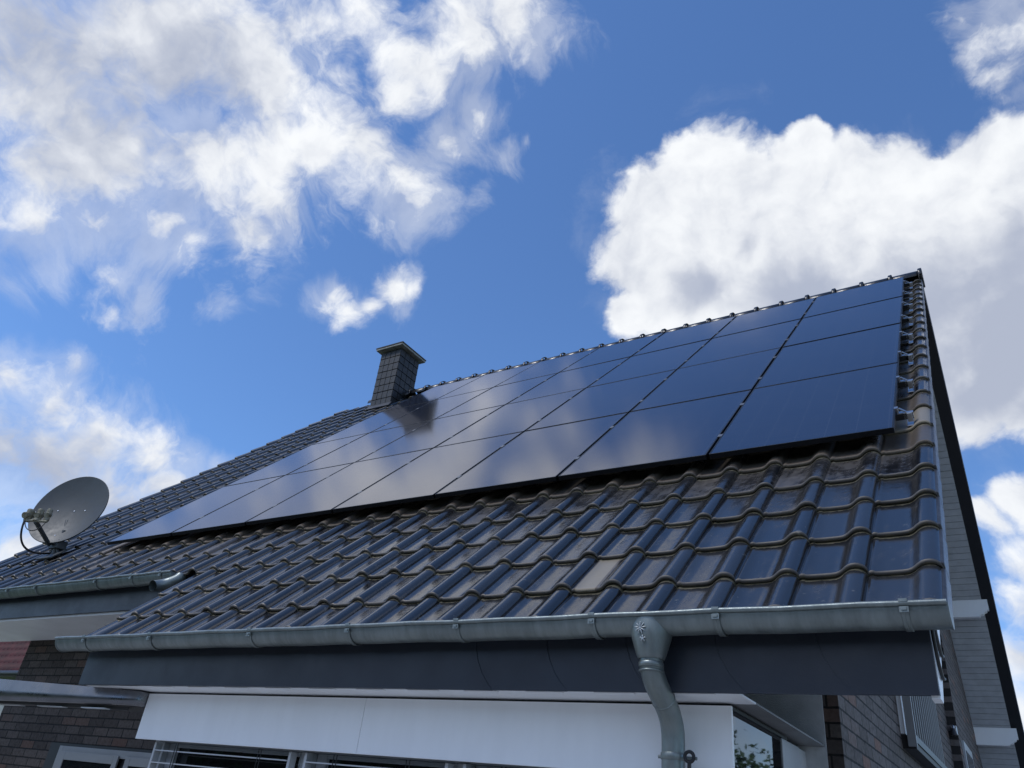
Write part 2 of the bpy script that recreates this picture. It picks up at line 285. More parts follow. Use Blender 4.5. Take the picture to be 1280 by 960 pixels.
# ------------------------------------------------------------------ mesh helpers
class MB:
    def __init__(s): s.v = []; s.f = []; s.smooth = []
    def add(s, vs, fs, smooth=False):
        o = len(s.v); s.v += [tuple(x) for x in vs]; s.f += [tuple(i + o for i in f) for f in fs]; s.smooth += [smooth] * len(fs); return s
    def box(s, a, b):
        (x0, y0, z0), (x1, y1, z1) = a, b
        if x0 > x1: x0, x1 = x1, x0
        if y0 > y1: y0, y1 = y1, y0
        if z0 > z1: z0, z1 = z1, z0
        return s.add([(x0, y0, z0), (x1, y0, z0), (x1, y1, z0), (x0, y1, z0), (x0, y0, z1), (x1, y0, z1), (x1, y1, z1), (x0, y1, z1)],
              [(0, 3, 2, 1), (4, 5, 6, 7), (0, 1, 5, 4), (1, 2, 6, 5), (2, 3, 7, 6), (3, 0, 4, 7)])
    def hexa(s, p):                           # 8 corners, bottom ring then top ring
        return s.add(p, [(0, 3, 2, 1), (4, 5, 6, 7), (0, 1, 5, 4), (1, 2, 6, 5), (2, 3, 7, 6), (3, 0, 4, 7)])
    def prism(s, poly, a, b, f):              # poly of 2D points, f(p, t) -> 3D at t = a and t = b
        n = len(poly)
        vs = [f(p, a) for p in poly] + [f(p, b) for p in poly]
        return s.add(vs, [tuple(range(n))[::-1], tuple(range(n, 2 * n))] + [(i, (i + 1) % n, n + (i + 1) % n, n + i) for i in range(n)])
    def tube(s, pts, rad, seg=12, caps=True, smooth=True):
        pts = [Vector(p) for p in pts]; n = len(pts)
        rads = rad if isinstance(rad, (list, tuple)) else [rad] * n
        t0 = (pts[1] - pts[0]).normalized()
        u = t0.orthogonal().normalized(); rings = []
        for i, p in enumerate(pts):
            t = (pts[min(i + 1, n - 1)] - pts[max(i - 1, 0)]).normalized()
            u = (u - t * u.dot(t)).normalized(); w = t.cross(u)
            rings.append([p + (u * math.cos(2 * math.pi * k / seg) + w * math.sin(2 * math.pi * k / seg)) * rads[i] for k in range(seg)])
        vs = [q for r in rings for q in r]; fs = []
        for i in range(n - 1):
            for k in range(seg):
                fs.append((i * seg + k, i * seg + (k + 1) % seg, (i + 1) * seg + (k + 1) % seg, (i + 1) * seg + k))
        s.add(vs, fs, smooth)
        if caps:
            s.add(rings[0], [tuple(range(seg))[::-1]]); s.add(rings[-1], [tuple(range(seg))])
        return s
    def loft(s, rings, closed=False, smooth=True):
        m = len(rings[0]); vs = [q for r in rings for q in r]; fs = []
        for i in range(len(rings) - 1):
            for k in range(m if closed else m - 1):
                fs.append((i * m + k, i * m + (k + 1) % m, (i + 1) * m + (k + 1) % m, (i + 1) * m + k))
        return s.add(vs, fs, smooth)
    def build(s, name, m, parent=None, bevel=0.0, loc=None):
        me = bpy.data.meshes.new(name); me.from_pydata(s.v, [], s.f); me.update()
        me.polygons.foreach_set('use_smooth', s.smooth)
        me.materials.append(MT[m] if isinstance(m, str) else m)
        o = bpy.data.objects.new(name, me); col.objects.link(o)
        if parent is not None: o.parent = parent
        if loc is not None: o.location = loc
        if bevel:
            md = o.modifiers.new('bevel', 'BEVEL'); md.width = bevel; md.segments = 2; md.limit_method = 'ANGLE'
        return o
def tag(o, label=None, cat=None, group=None, kind=None):
    if label: o['label'] = label
    if cat: o['category'] = cat
    if group: o['group'] = group
    if kind: o['kind'] = kind
    return o
def empty(name, loc=(0, 0, 0), rot=(0, 0, 0)):
    o = bpy.data.objects.new(name, None); col.objects.link(o); o.location = loc; o.rotation_euler = rot; o.empty_display_size = 0.2; return o
def rp(x, v, n): return Vector((x, v * CP - n * SP, v * SP + n * CP))     # a point of the front slope: along eaves, up slope, off it
def bez(p0, p1, p2, p3, n=14):
    P = [Vector(p) for p in (p0, p1, p2, p3)]
    return [P[0] * (1 - t) ** 3 + P[1] * 3 * t * (1 - t) ** 2 + P[2] * 3 * t * t * (1 - t) + P[3] * t ** 3 for t in [i / (n - 1) for i in range(n)]]

# ------------------------------------------------------------------ ground
g_ = MB(); g_.add([(-900, -900, GZ), (900, -900, GZ), (900, 900, GZ), (-900, 900, GZ)], [(0, 1, 2, 3)])
tag(g_.build('ground', 'grass'), kind='structure')
t_ = MB(); t_.box((-12, -9, GZ), (9.0, 22, GZ + 0.02)); tag(t_.build('bounce_paving', 'paving'), kind='structure')  # unseen paving, made large and pale to bounce light under the eaves

# ------------------------------------------------------------------ house
house = tag(empty('brick_house', (-5, 5, GZ)), 'dark brick house with black glazed tiled roof, zinc gutters and white bay window', 'house')
house_off = Vector((5, -5, -GZ))
def part(mb, name, m, parent=None, bevel=0.0):
    o = mb.build(name, m, bevel=bevel)
    p = parent or house
    o.parent = p
    if p is house: o.location = house_off
    return o
bpy.context.view_layer.update()

PT, EX = 0.2855, 0.387                        # tile cover width and course exposure
XR = 0.180                                    # right edge of the verge roll
NCOL, NLOW = 38, 20
XL, XLOW = XR - PT * NCOL, XR - PT * NLOW
N0 = -0.150                                   # pan level, off the panel plane
V_RIDGE = 7.16
YR, ZR = rp(0, V_RIDGE, -0.14)[1], rp(0, V_RIDGE, -0.14)[2]

def tile_field():
    prof = [(-0.012, 0.004), (0.0, 0.0), (0.03, 0.005), (0.07, 0.005), (0.10, 0.0), (0.25, -0.001), (0.46, 0.0), (0.54, 0.002), (0.59, 0.007), (0.635, 0.015), (0.68, 0.0255), (0.73, 0.0345), (0.78, 0.0395), (0.835, 0.041), (0.89, 0.039), (0.935, 0.033), (0.967, 0.0245), (0.99, 0.013), (1.0, 0.002), (1.004, -0.006)]
    halfp = [(0.70, -0.006), (0.705, 0.02), (0.73, 0.040), (0.77, 0.050)] + prof[13:]
    V, F, D, RN, LP, RL = [], [], [], [], [], []
    noses = [-1.93] + [0.338 - EX * j for j in range(5, -1, -1)] + [0.338 + EX * j for j in range(1, 18)]
    noses = sorted(noses)
    def one(x0, p, v0, ex, pr, dust, pale):
        r = rng.random(); tilt = (rng.random() - 0.5) * 0.009; roll_t = (rng.random() - 0.5) * 0.009; dx = (rng.random() - 0.5) * 0.004; dv = (rng.random() - 0.5) * 0.009
        T = 0.024
        # (l, drop, lpos) rows: hidden under-lip, front face, rounded nose, body
        rows = [(0.014, -0.023, 0.0), (0.002, -0.021, -0.02), (-0.003, -0.014, -0.02), (-0.003, -0.007, 0.0), (0.001, -0.0018, 0.03), (0.006, 0.0, 0.05), (0.012, 0.0, 0.08), (ex * 0.5, 0.0, 0.5), (ex * 0.85, 0.0, 0.85), (ex + 0.03, 0.0, 1.08)]
        base = len(V); m = len(pr)
        for (l, drop, lp) in rows:
            for (s, h) in pr:
                n = N0 + T * (1 - l / ex) + h + drop + tilt * (l / ex - 0.5) + roll_t * (s - 0.5)
                V.append(tuple(rp(x0 + s * p + dx, v0 + l + dv, n)))
                flat = 1.0 - min(1, max(0, (h - 0.004) / 0.02))
                D.append(dust + pale * flat * (1.3 if 0.05 < s < 0.52 else 0.0)); RN.append(r); LP.append(lp); RL.append(1 - flat)
        for i in range(len(rows) - 1):
            for k in range(m - 1):
                a = base + i * m + k; F.append((a, a + 1, a + m + 1, a + m))
    for j, v0 in enumerate(noses):
        ex = (noses[j + 1] - v0) if j + 1 < len(noses) else EX
        for k in range(NCOL + 1):
            low = v0 < -0.83
            if low and k >= NLOW: continue
            x0 = XR - PT * (k + 1)
            v = v0
            if not low and k > NLOW and abs(v0 - (0.338 - 3 * EX)) < 0.02: v = -0.805
            dust = 0.05 + 0.22 * rng.random() ** 1.5
            if -0.6 < v0 < 7 and x0 > -8.6:
                dust += (0.75 + 0.3 * rng.random()) * math.exp(-((v0 - 0.25) / 0.62) ** 2)      # dust washed under the lowest panels
            if x0 > -0.15 and v0 > -0.1: dust += 0.28
            if k > NLOW and v0 < 1.0: dust += 0.1
            pale = 0.0
            if k == 5 and abs(v0 + 1.596) < 0.05: pale = 1.0
            if k == NCOL: one(x0, PT, v, ex if v == v0 else noses[j + 1] - v, halfp, dust, 0)
            else: one(x0, PT, v, ex if v == v0 else noses[j + 1] - v, prof, dust, pale)
    me = bpy.data.meshes.new('roof'); me.from_pydata(V, [], F); me.update()
    me.polygons.foreach_set('use_smooth', [True] * len(F))
    for nm, dat in (('dust', D), ('rnd', RN), ('lpos', LP), ('roll', RL)):
        a = me.attributes.new(nm, 'FLOAT', 'POINT'); a.data.foreach_set('value', np.array(dat, dtype=np.float32))
    me.materials.append(MT['tile'])
    o = bpy.data.objects.new('roof', me); col.objects.link(o); o.parent = house; o.location = house_off
    return o, noses
roof, NOSES = tile_field()
roof['label'] = 'black glazed interlocking roof tiles, dusty below the panels'

# verge side lips of the right-hand tiles
vl = MB()
for j, v0 in enumerate(NOSES):
    ex = (NOSES[j + 1] - v0) if j + 1 < len(NOSES) else EX
    a0, a1 = N0 + 0.024, N0
    vl.hexa([rp(XR - 0.004, v0, a0 - 0.075), rp(XR + 0.010, v0, a0 - 0.075), rp(XR + 0.010, v0 + ex + 0.02, a1 - 0.075), rp(XR - 0.004, v0 + ex + 0.02, a1 - 0.075),
             rp(XR - 0.014, v0, a0 + 0.022), rp(XR + 0.006, v0, a0 + 0.018), rp(XR + 0.006, v0 + ex + 0.02, a1 + 0.018), rp(XR - 0.014, v0 + ex + 0.02, a1 + 0.022)])
MT['verge'] = mat('verge_tile_glaze', (0.04, 0.041, 0.045), 0.36, 0, 0.3, 14.0, 0.1, 60, 0.08)
part(vl, 'verge_lip', 'verge', roof, bevel=0.006)

# slab added below the tiles to block light, back slope, verge undersides
dk = MB()
def slab(x0, x1, v0, v1, n0, n1):
    dk.hexa([rp(x0, v0, n0), rp(x1, v0, n0), rp(x1, v1, n0), rp(x0, v1, n0), rp(x0, v0, n1), rp(x1, v0, n1), rp(x1, v1, n1), rp(x0, v1, n1)])
slab(XLOW + 0.12, 0.085, -1.72, -0.62, -0.30, -0.195); slab(XL + 0.2, 0.085, -0.617, 7.1, -0.30, -0.195)
part(dk, 'light_block_slab', 'black')
def bk(x, d, n): return Vector((x, YR + d * CP + n * SP, ZR - d * SP + n * CP))   # back slope: distance down from the ridge
DB = 9.7
bs = MB()
for i in range(25):                            # courses of the back slope, seen only from elsewhere
    d0 = DB - 0.387 * i
    bs.hexa([bk(XL, d0, 0.01), bk(XR + 0.01, d0, 0.01), bk(XR + 0.01, d0 - 0.41, -0.02), bk(XL, d0 - 0.41, -0.02), bk(XL, d0, 0.05), bk(XR + 0.01, d0, 0.05), bk(XR + 0.01, d0 - 0.41, 0.022), bk(XL, d0 - 0.41, 0.022)])
part(bs, 'back_slope', 'verge')
vb = MB()
vb.hexa([bk(0.03, DB, -0.22), bk(0.185, DB, -0.22), bk(0.185, 0.16, -0.22), bk(0.03, 0.16, -0.22), bk(0.03, DB, -0.01), bk(0.185, DB, -0.01), bk(0.185, 0.0, -0.01), bk(0.03, 0.0, -0.01)])
part(vb, 'verge_board', 'black')
tr = MB(); tr.hexa([bk(0.186, DB, -0.20), bk(0.192, DB, -0.20), bk(0.192, 0.1, -0.20), bk(0.186, 0.1, -0.20), bk(0.186, DB, -0.185), bk(0.192, DB, -0.185), bk(0.192, 0.1, -0.185), bk(0.186, 0.1, -0.185)])
part(tr, 'verge_trim', 'alu')
XG, YW = -0.563, 0.43                          # gable wall and front wall planes
sb = MB()
d = 0.05
while d < DB - 0.1:
    sb.hexa([bk(XG - 0.05, d + 0.088, -0.235), bk(0.031, d + 0.088, -0.235), bk(0.031, d, -0.235), bk(XG - 0.05, d, -0.235), bk(XG - 0.05, d + 0.088, -0.205), bk(0.031, d + 0.088, -0.205), bk(0.031, d, -0.205), bk(XG - 0.05, d, -0.205)])
    sb.hexa([bk(XG - 0.05, d + 0.10, -0.225), bk(0.031, d + 0.10, -0.225), bk(0.031, d + 0.088, -0.225), bk(XG - 0.05, d + 0.088, -0.225), bk(XG - 0.05, d + 0.10, -0.205), bk(0.031, d + 0.10, -0.205), bk(0.031, d + 0.088, -0.205), bk(XG - 0.05, d + 0.088, -0.205)])
    d += 0.10
o = part(sb, 'verge_soffit', 'board'); o['label'] = 'grey boarded underside of the gable overhang'
for dd in (4.80, 6.98, 9.1):              # white purlin ends below the gable overhang
    pm = MB(); prof = [(XG - 0.05, 0), (0.10, 0), (0.10, -0.06), (0.075, -0.06), (0.07, -0.085), (0.035, -0.10), (0.02, -0.125), (-0.02, -0.13), (-0.03, -0.155), (XG - 0.05, -0.155)]
    c0 = bk(0, dd, -0.237); c1 = bk(0, dd + 0.13, -0.237)
    zt0, zt1 = c0.z - 0.004, c1.z - 0.004
    n = len(prof)
    vs = [(x, c0.y, (zt0 if z > -0.01 else zt1 + z)) for x, z in prof] + [(x, c1.y, (zt1 if z > -0.01 else zt1 + z)) for x, z in prof]
    pm.add(vs, [tuple(range(n)), tuple(range(n, 2 * n))[::-1]] + [(i, n + i, n + (i + 1) % n, (i + 1) % n) for i in range(n)])
    part(pm, 'purlin_end', 'white')
# front verge: white bargeboard and boarded underside
bb = MB()
bb.hexa([(0.070, -1.17, -1.725), (0.100, -1.17, -1.725), (0.100, -1.082, -1.725), (0.070, -1.082, -1.725)] + [(0.070, -1.17, -1.36), (0.100, -1.17, -1.36), (0.100, -1.082, -1.28), (0.070, -1.082, -1.28)])
zz = lambda y: 0.9657 * y - 0.682
bb.hexa([(0.070, -1.08, zz(-1.08)), (0.100, -1.08, zz(-1.08)), (0.100, 5.0, zz(5.0)), (0.070, 5.0, zz(5.0)), (0.070, -1.08, zz(-1.08) + 0.42), (0.100, -1.08, zz(-1.08) + 0.42), (0.100, 5.0, zz(5) + 0.42), (0.070, 5.0, zz(5) + 0.42)])
o = part(bb, 'bargeboard', 'white'); o['label'] = 'white painted bargeboard under the gutter end'

# ridge tiles
rd = MB()
x = XR + 0.03; k = 0
while x > -9.7:
    L = 0.375
    for (xa, xb, ra) in ((x, x - 0.05, 0.134), (x - 0.05, x - L - 0.01, 0.108)):
        rings = []
        for xx, rr in ((xa, ra - 0.006), (xa - 0.006, ra), (xb + 0.006, ra * 0.985), (xb, ra * 0.985 - 0.004)):
            rings.append([Vector((xx, YR + rr * 1.3 * math.sin(a), ZR + 0.015 + rr * math.cos(a) * 1.12)) for a in [R(-100 + 200 * i / 20) for i in range(21)]])
        rd.loft(rings)
    x -= L
part(rd, 'ridge_tiles', 'ridge', roof)
re_ = MB(); a = [(YR + 0.128 * 1.2 * math.sin(R(t)), ZR + 0.01 + 0.13 * math.cos(R(t))) for t in range(-100, 101, 10)]
re_.prism(a, XR - 0.01, XR + 0.028, lambda p, t: (t, p[0], p[1])); part(re_, 'ridge_end', 'ridge', roof)

# walls
ZU = lambda y: 0.9657 * y - 0.64               # underside of the front roof
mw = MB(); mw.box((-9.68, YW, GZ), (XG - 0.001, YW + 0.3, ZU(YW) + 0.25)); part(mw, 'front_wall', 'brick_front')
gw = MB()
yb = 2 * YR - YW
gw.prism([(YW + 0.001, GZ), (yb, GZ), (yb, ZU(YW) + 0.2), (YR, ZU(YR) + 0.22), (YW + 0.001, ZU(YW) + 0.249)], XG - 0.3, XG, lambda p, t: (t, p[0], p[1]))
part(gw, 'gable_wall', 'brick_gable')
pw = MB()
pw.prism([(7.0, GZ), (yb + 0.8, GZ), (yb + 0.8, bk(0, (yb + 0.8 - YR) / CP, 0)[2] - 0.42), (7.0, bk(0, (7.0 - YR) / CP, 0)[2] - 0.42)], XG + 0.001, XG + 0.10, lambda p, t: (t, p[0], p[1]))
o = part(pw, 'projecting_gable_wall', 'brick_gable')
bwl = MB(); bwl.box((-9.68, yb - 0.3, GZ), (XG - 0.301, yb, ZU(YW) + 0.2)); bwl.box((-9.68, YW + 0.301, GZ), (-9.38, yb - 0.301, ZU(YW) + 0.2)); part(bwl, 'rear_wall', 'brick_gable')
st = MB(); st.box((-1.6, YW - 0.014, -3.9), (-0.649, YW - 0.001, -0.28)); part(st, 'stucco_panel', 'stucco')

# gutters
def gutter(x0, x1, yc, zr, rad, brackets, name_end=True):
    g = MB(); seg = 18
    outer = [(yc - rad * math.cos(math.pi * i / seg), zr - rad * math.sin(math.pi * i / seg)) for i in range(seg + 1)]
    inner = [(yc - (rad - 0.004) * math.cos(math.pi * i / seg), zr - (rad - 0.004) * math.sin(math.pi * i / seg)) for i in range(seg + 1)]
    ring = outer + inner[::-1]
    nx = 40; rings = []
    for i in range(nx + 1):
        x = x0 + (x1 - x0) * i / nx; w = 0.0018 * math.sin(i * 1.7) + 0.001 * math.sin(i * 0.6 + 1)
        rings.append([Vector((x, y, z + w)) for y, z in ring])
    g.loft(rings, closed=True)
    bead = [(x0 + (x1 - x0) * i / nx, yc - rad - 0.004, zr + 0.002 + 0.0018 * math.sin(i * 1.7) + 0.001 * math.sin(i * 0.6 + 1)) for i in range(nx + 1)]
    g.tube(bead, 0.011, 10)
    G = part(g, 'gutter', 'zinc')
    for xe, nm in ((x0, 'left'), (x1, 'right')):
        c = MB(); poly = [(yc - (rad + 0.003) * math.cos(math.pi * i / seg), zr - (rad + 0.003) * math.sin(math.pi * i / seg)) for i in range(seg + 1)]
        c.prism(poly, xe - 0.004, xe + 0.004, lambda p, t: (t, p[0], p[1])); part(c, 'end_cap', 'zinc', G)
    for xb in brackets:
        c = MB(); pts = [(yc - (rad + 0.0035) * math.cos(math.pi * i / seg), zr - (rad + 0.0035) * math.sin(math.pi * i / seg)) for i in range(seg + 1)]
        ri = [[Vector((xb + dx, yc + (y - yc) * k, zr + (z - zr) * k)) for (dx, k) in ((-0.014, 1.0), (-0.012, 1.035), (-0.002, 1.035), (0.0, 1.02), (0.002, 1.035), (0.012, 1.035), (0.014, 1.0))] for y, z in pts]
        c.loft(ri, smooth=False)
        c.box((xb - 0.016, yc - rad - 0.012, zr - 0.012), (xb + 0.016, yc - rad - 0.004, zr - 0.034)); c.box((xb - 0.015, yc - rad - 0.016, zr + 0.004), (xb + 0.015, yc - rad + 0.012, zr + 0.016))
        c.box((xb - 0.009, yc - rad - 0.016, zr - 0.016), (xb + 0.009, yc - rad - 0.012, zr - 0.026))
        part(c, 'gutter_bracket', 'zinc', G)
    return G
low_g = gutter(-5.68, 0.187, -1.295, -1.428, 0.076, (-5.306, -4.536, -3.547, -2.744, -2.003, -1.244, -0.668, 0.045))
low_g['label'] = 'long zinc gutter of the lower eave'
up_g = gutter(-10.75, -5.80, -0.485, -0.655, 0.075, (-10.3, -9.5, -8.565, -8.015, -6.953, -6.382, -5.95))
up_g['label'] = 'zinc gutter of the upper eave beside the satellite dish'

# fascias of overlapping sheets with curved joints, and soffits
def fascia(x0, x1, y, zt, zb, pitch=0.42, sheets=True):
    f = MB(); f.box((x0, y, zb + 0.004), (x1, y + 0.03, zt))
    G = part(f, 'fascia', 'fascia')
    if not sheets: return G
    s = MB(); x = x1; H = zt - zb
    while x > max(x0, -2.2) + 0.02:
        xa = max(x - pitch, x0); last = x > x1 - 0.01
        c = x - 0.0
        curve = [(c, zt), (c, zb + 0.001)] if last else [(c, zt), (c + 0.004, zt - 0.35 * H), (c + 0.025, zt - 0.55 * H), (c + 0.06, zt - 0.75 * H), (c + 0.10, zt - 0.9 * H), (c + 0.135, zb - 0.003)]
        poly = [(xa, zt), (xa, zb + 0.001)] + curve[::-1]
        n = len(poly)
        off = lambda px: 0.003 + 0.003 * max(0, (px - xa)) / pitch
        vs = [(px, y - off(px), pz) for px, pz in poly] + [(px, y - off(px) + 0.004, pz) for px, pz in poly]
        s.add(vs, [tuple(range(n)), tuple(range(n, 2 * n))[::-1]] + [(i, n + i, n + (i + 1) % n, (i + 1) % n) for i in range(n)])
        x -= pitch
    part(s, 'fascia_sheets', 'fascia', G)
    return G
fascia(-5.50, 0.10, -1.185, -1.40, -1.717)['label'] = 'dark slate grey fascia under the long lower gutter'
fascia(XL + 0.1, -5.53, -0.385, -0.60, -0.918, sheets=False)['label'] = 'dark grey fascia under the upper gutter'
so_ = MB(); so_.box((-5.47, -1.152, -1.712), (-0.655, -0.90, -1.703))
for i in range(13): so_.box((-5.40 + 0.37 * i, -1.151, -1.716), (-5.40 + 0.37 * i + 0.2, -1.120, -1.7125))
part(so_, 'soffit', 'soffit', bevel=0.002)
sg_ = MB(); sg_.box((-5.40, -0.899, -1.7115), (-0.655, YW - 0.016, -1.7035)); part(sg_, 'soffit_return', 'greyboard')
su = MB(); su.box((XL + 0.12, -0.352, -0.934), (-5.51, YW - 0.002, -0.912)); part(su, 'soffit', 'soffit')
ret = MB(); ret.hexa([(-5.50, -1.15, -1.715), (-5.47, -1.15, -1.715), (-5.47, -0.40, -1.0), (-5.50, -0.40, -1.0), (-5.50, -1.15, -1.36), (-5.47, -1.15, -1.36), (-5.47, -0.40, -0.66), (-5.50, -0.40, -0.66)]); part(ret, 'side_fascia', 'fascia')

# downpipe from the lower gutter
DX = -0.985
dp = MB()
ctr = bez((DX, -1.297, -1.60), (DX, -1.297, -1.74), (DX, -1.04, -1.72), (DX, -1.04, -1.90), 16)
path = [Vector((DX, -1.297, -1.585))] + ctr + [Vector((DX, -1.04, -2.4)), Vector((DX, -1.04, GZ + 0.05))]
dp.tube(path, 0.051, 24)
DP = part(dp, 'downpipe', 'zinc'); DP['label'] = 'zinc downpipe swan-necking back under the eave'
hp = MB(); rings = []
for (z, rx, ry) in ((-1.432, 0.094, 0.079), (-1.47, 0.096, 0.082), (-1.50, 0.092, 0.082), (-1.53, 0.083, 0.078), (-1.56, 0.073, 0.071), (-1.585, 0.065, 0.064), (-1.600, 0.059, 0.059), (-1.604, 0.054, 0.054)):
    rings.append([Vector((DX + rx * math.cos(2 * math.pi * i / 32), -1.297 + ry * math.sin(2 * math.pi * i / 32), z)) for i in range(32)])
hp.loft(rings, closed=True); part(hp, 'hopper', 'zinc', DP)
def ringband(c, ax, r, h, name, m='zinc'):
    c, ax = Vector(c), Vector(ax).normalized(); b = MB(); b.tube([c - ax * h * 0.5, c - ax * h * 0.35, c + ax * h * 0.35, c + ax * h * 0.5], [r - 0.003, r, r, r - 0.003], 24); return part(b, name, m, DP)
ringband((DX, -1.297, -1.626), (0, 0, 1), 0.0545, 0.022, 'pipe_collar'); ringband((DX, -1.296, -1.652), (0, 0, 1), 0.054, 0.008, 'pipe_collar')
ringband(ctr[8], ctr[9] - ctr[7], 0.0535, 0.012, 'pipe_collar')
ringband((DX, -1.04, -1.955), (0, 0, 1), 0.0555, 0.03, 'pipe_clamp')
em = MB()                                      # stamped rosette and shield on the hopper
def stamp(cx, cz, r, n):
    y = lambda z: -1.297 - (0.0845 if z > -1.53 else 0.0845 - (-1.53 - z) * 0.34)
    for i in range(n):
        a = 2 * math.pi * i / n + math.pi / 2; p0 = (cx + 0.25 * r * math.cos(a), cz + 0.25 * r * math.sin(a)); p1 = (cx + r * math.cos(a), cz + r * math.sin(a))
        em.tube([(p0[0], y(p0[1]), p0[1]), ((p0[0] + p1[0]) / 2, y((p0[1] + p1[1]) / 2) - 0.0015, (p0[1] + p1[1]) / 2), (p1[0], y(p1[1]), p1[1])], [0.0025, 0.0035, 0.0015], 6)
    em.tube([(cx, y(cz) - 0.003, cz), (cx, y(cz) + 0.004, cz)], 0.005, 8)
stamp(DX - 0.018, -1.487, 0.026, 9); stamp(DX - 0.006, -1.532, 0.014, 5)
MT['bright_zinc'] = mat('bright_zinc', (0.38, 0.41, 0.42), 0.4, 0.6)
part(em, 'stamped_emblem', 'bright_zinc', DP)
br = MB(); br.tube([(DX - 0.065, -1.05, -1.958), (DX + 0.11, -1.05, -1.958)], 0.007, 8); part(br, 'clamp_bolt', 'zinc', DP)
ey = MB(); ey.tube([(DX + 0.085 + 0.02 * math.cos(t), -1.075, -1.955 + 0.02 * math.sin(t)) for t in [2 * math.pi * i / 18 for i in range(19)]], 0.0075, 8)
ey.tube([(DX + 0.085, -1.075, -1.975), (DX + 0.083, -1.075, -2.06), (DX + 0.08, -1.07, -2.6)], 0.009, 8)
tag(ey.build('cable_loop', 'rubber'), 'black rubber cable looped over the clamp bolt of the downpipe', 'cable')

# short spout from the upper gutter onto the lower roof
sp = MB()
sc0 = Vector((-5.62, -0.50, -0.70)); sc1 = Vector((-5.84, -0.68, -0.80))
pts = bez((-5.75, -0.49, -0.685), (-5.72, -0.50, -0.72), (-5.86, -0.55, -0.775), (-5.835, -0.665, -0.815), 12)
sp.tube(pts, 0.049, 20, caps=False); pin = [p for p in pts]
sp.tube(pin[::-1], 0.045, 20, caps=False); SPO = part(sp, 'gutter_spout', 'zinc'); SPO['label'] = 'open zinc spout discharging onto the lower roof'
inn = MB(); inn.tube([pts[6], pts[7]], 0.0445, 20); part(inn, 'spout_shade_plug', 'black', SPO)  # black plug stands in for the shade inside the pipe

# bay window with cover panel
bay = part(MB().box((-4.96, -0.78, GZ), (-0.80, YW - 0.02, -3.0)), 'bay_window', 'stucco'); bay['label'] = 'white framed bay window under the lower eave'
def bpart(mb, name, m, bevel=0.0):
    o = mb.build(name, m, bevel=bevel); o.parent = bay; return o
for (xa, xb) in ((-4.975, -2.906), (-2.903, -0.752)):
    bpart(MB().box((xa, -0.945, -2.022), (xb, -0.925, -1.726)), 'cover_panel', 'white', 0.002)
bpart(MB().box((-4.97, -0.923, -2.00), (-4.955, YW - 0.03, -1.73)), 'side_cover', 'white', 0.002)
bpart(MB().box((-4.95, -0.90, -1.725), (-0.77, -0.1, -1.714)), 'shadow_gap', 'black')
bpart(MB().box((-4.94, -0.80, -2.02), (-0.80, -0.70, -1.726)), 'head_frame', 'upvc')
for xp_ in (-4.86, -3.42, -2.25, -1.05):
    bpart(MB().box((xp_ - 0.045, -0.81, -3.0), (xp_ + 0.045, -0.70, -2.021)), 'post', 'upvc', 0.004)
for xa, xb in ((-4.81, -3.47), (-3.37, -2.30), (-2.20, -1.10)):
    f = MB()
    for (a, b) in (((xa, -2.021), (xa + 0.08, -3.0)), ((xb - 0.05, -2.021), (xb, -3.0)), ((xa + 0.081, -2.021), (xb - 0.051, -2.045)), ((xa + 0.081, -2.9), (xb - 0.051, -3.0))):
        f.box((a[0], -0.77, a[1]), (b[0], -0.715, b[1]))
    bpart(f, 'sash', 'upvc', 0.004)
    bpart(MB().box((xa + 0.081, -0.745, -2.899), (xb - 0.051, -0.735, -2.046)), 'pane', 'pane')
# glazed right return of the bay
bpart(MB().box((-0.772, -0.92, -3.0), (-0.758, -0.12, -1.742)), 'side_pane', 'pane')
bpart(MB().box((-0.79, -0.922, -1.741), (-0.752, -0.02, -1.727)), 'side_shadow_strip', 'black')  # black strip stands in for the shadow gap above the side pane
bpart(MB().box((-0.79, -0.118, -3.0), (-0.752, 0.22, -1.742)), 'side_post', 'upvc', 0.004)
bpart(MB().box((-0.80, 0.222, -3.0), (-0.764, YW - 0.016, -1.742)), 'side_infill', 'stucco')

# external venetian blinds below the cover panel
for i, (xa, xb, lab) in enumerate(((-4.80, -3.50, 'venetian blind of pale slats beside the brick wall'), (-3.34, -2.32, 'venetian blind of pale slats below the cover panel seam'), (-2.18, -1.12, 'venetian blind of pale slats nearest the downpipe'))):
    bl = tag(empty('venetian_blind', ((xa + xb) / 2, -0.86, -2.06)), lab, 'blind', 'external blinds of the bay window'); cx = (xa + xb) / 2
    s = MB()
    for k in range(11):
        z = -0.02 - 0.075 * k
        s.hexa([(xa - cx, -0.036, z - 0.003), (xb - cx, -0.036, z - 0.003), (xb - cx, 0.036, z + 0.0), (xa - cx, 0.036, z + 0.0), (xa - cx, -0.036, z + 0.004), (xb - cx, -0.036, z + 0.004), (xb - cx, 0.036, z + 0.004), (xa - cx, 0.036, z + 0.004)])
    s.build('slats', 'slat', bl)
    for xg in (xa - 0.012, xb + 0.012): MB().box((xg - cx - 0.010, -0.025, -0.94), (xg - cx + 0.010, 0.025, 0.03)).build('guide_rail', 'slat', bl)
    for xc in (xa + 0.24, xb - 0.24):
        c = MB()
        for dx in (-0.012, 0.012): c.tube([(xc - cx + dx, -0.038, 0.03), (xc - cx + dx, -0.038, -0.86)], 0.0025, 6)
        c.build('ladder_cord', 'rubber', bl)

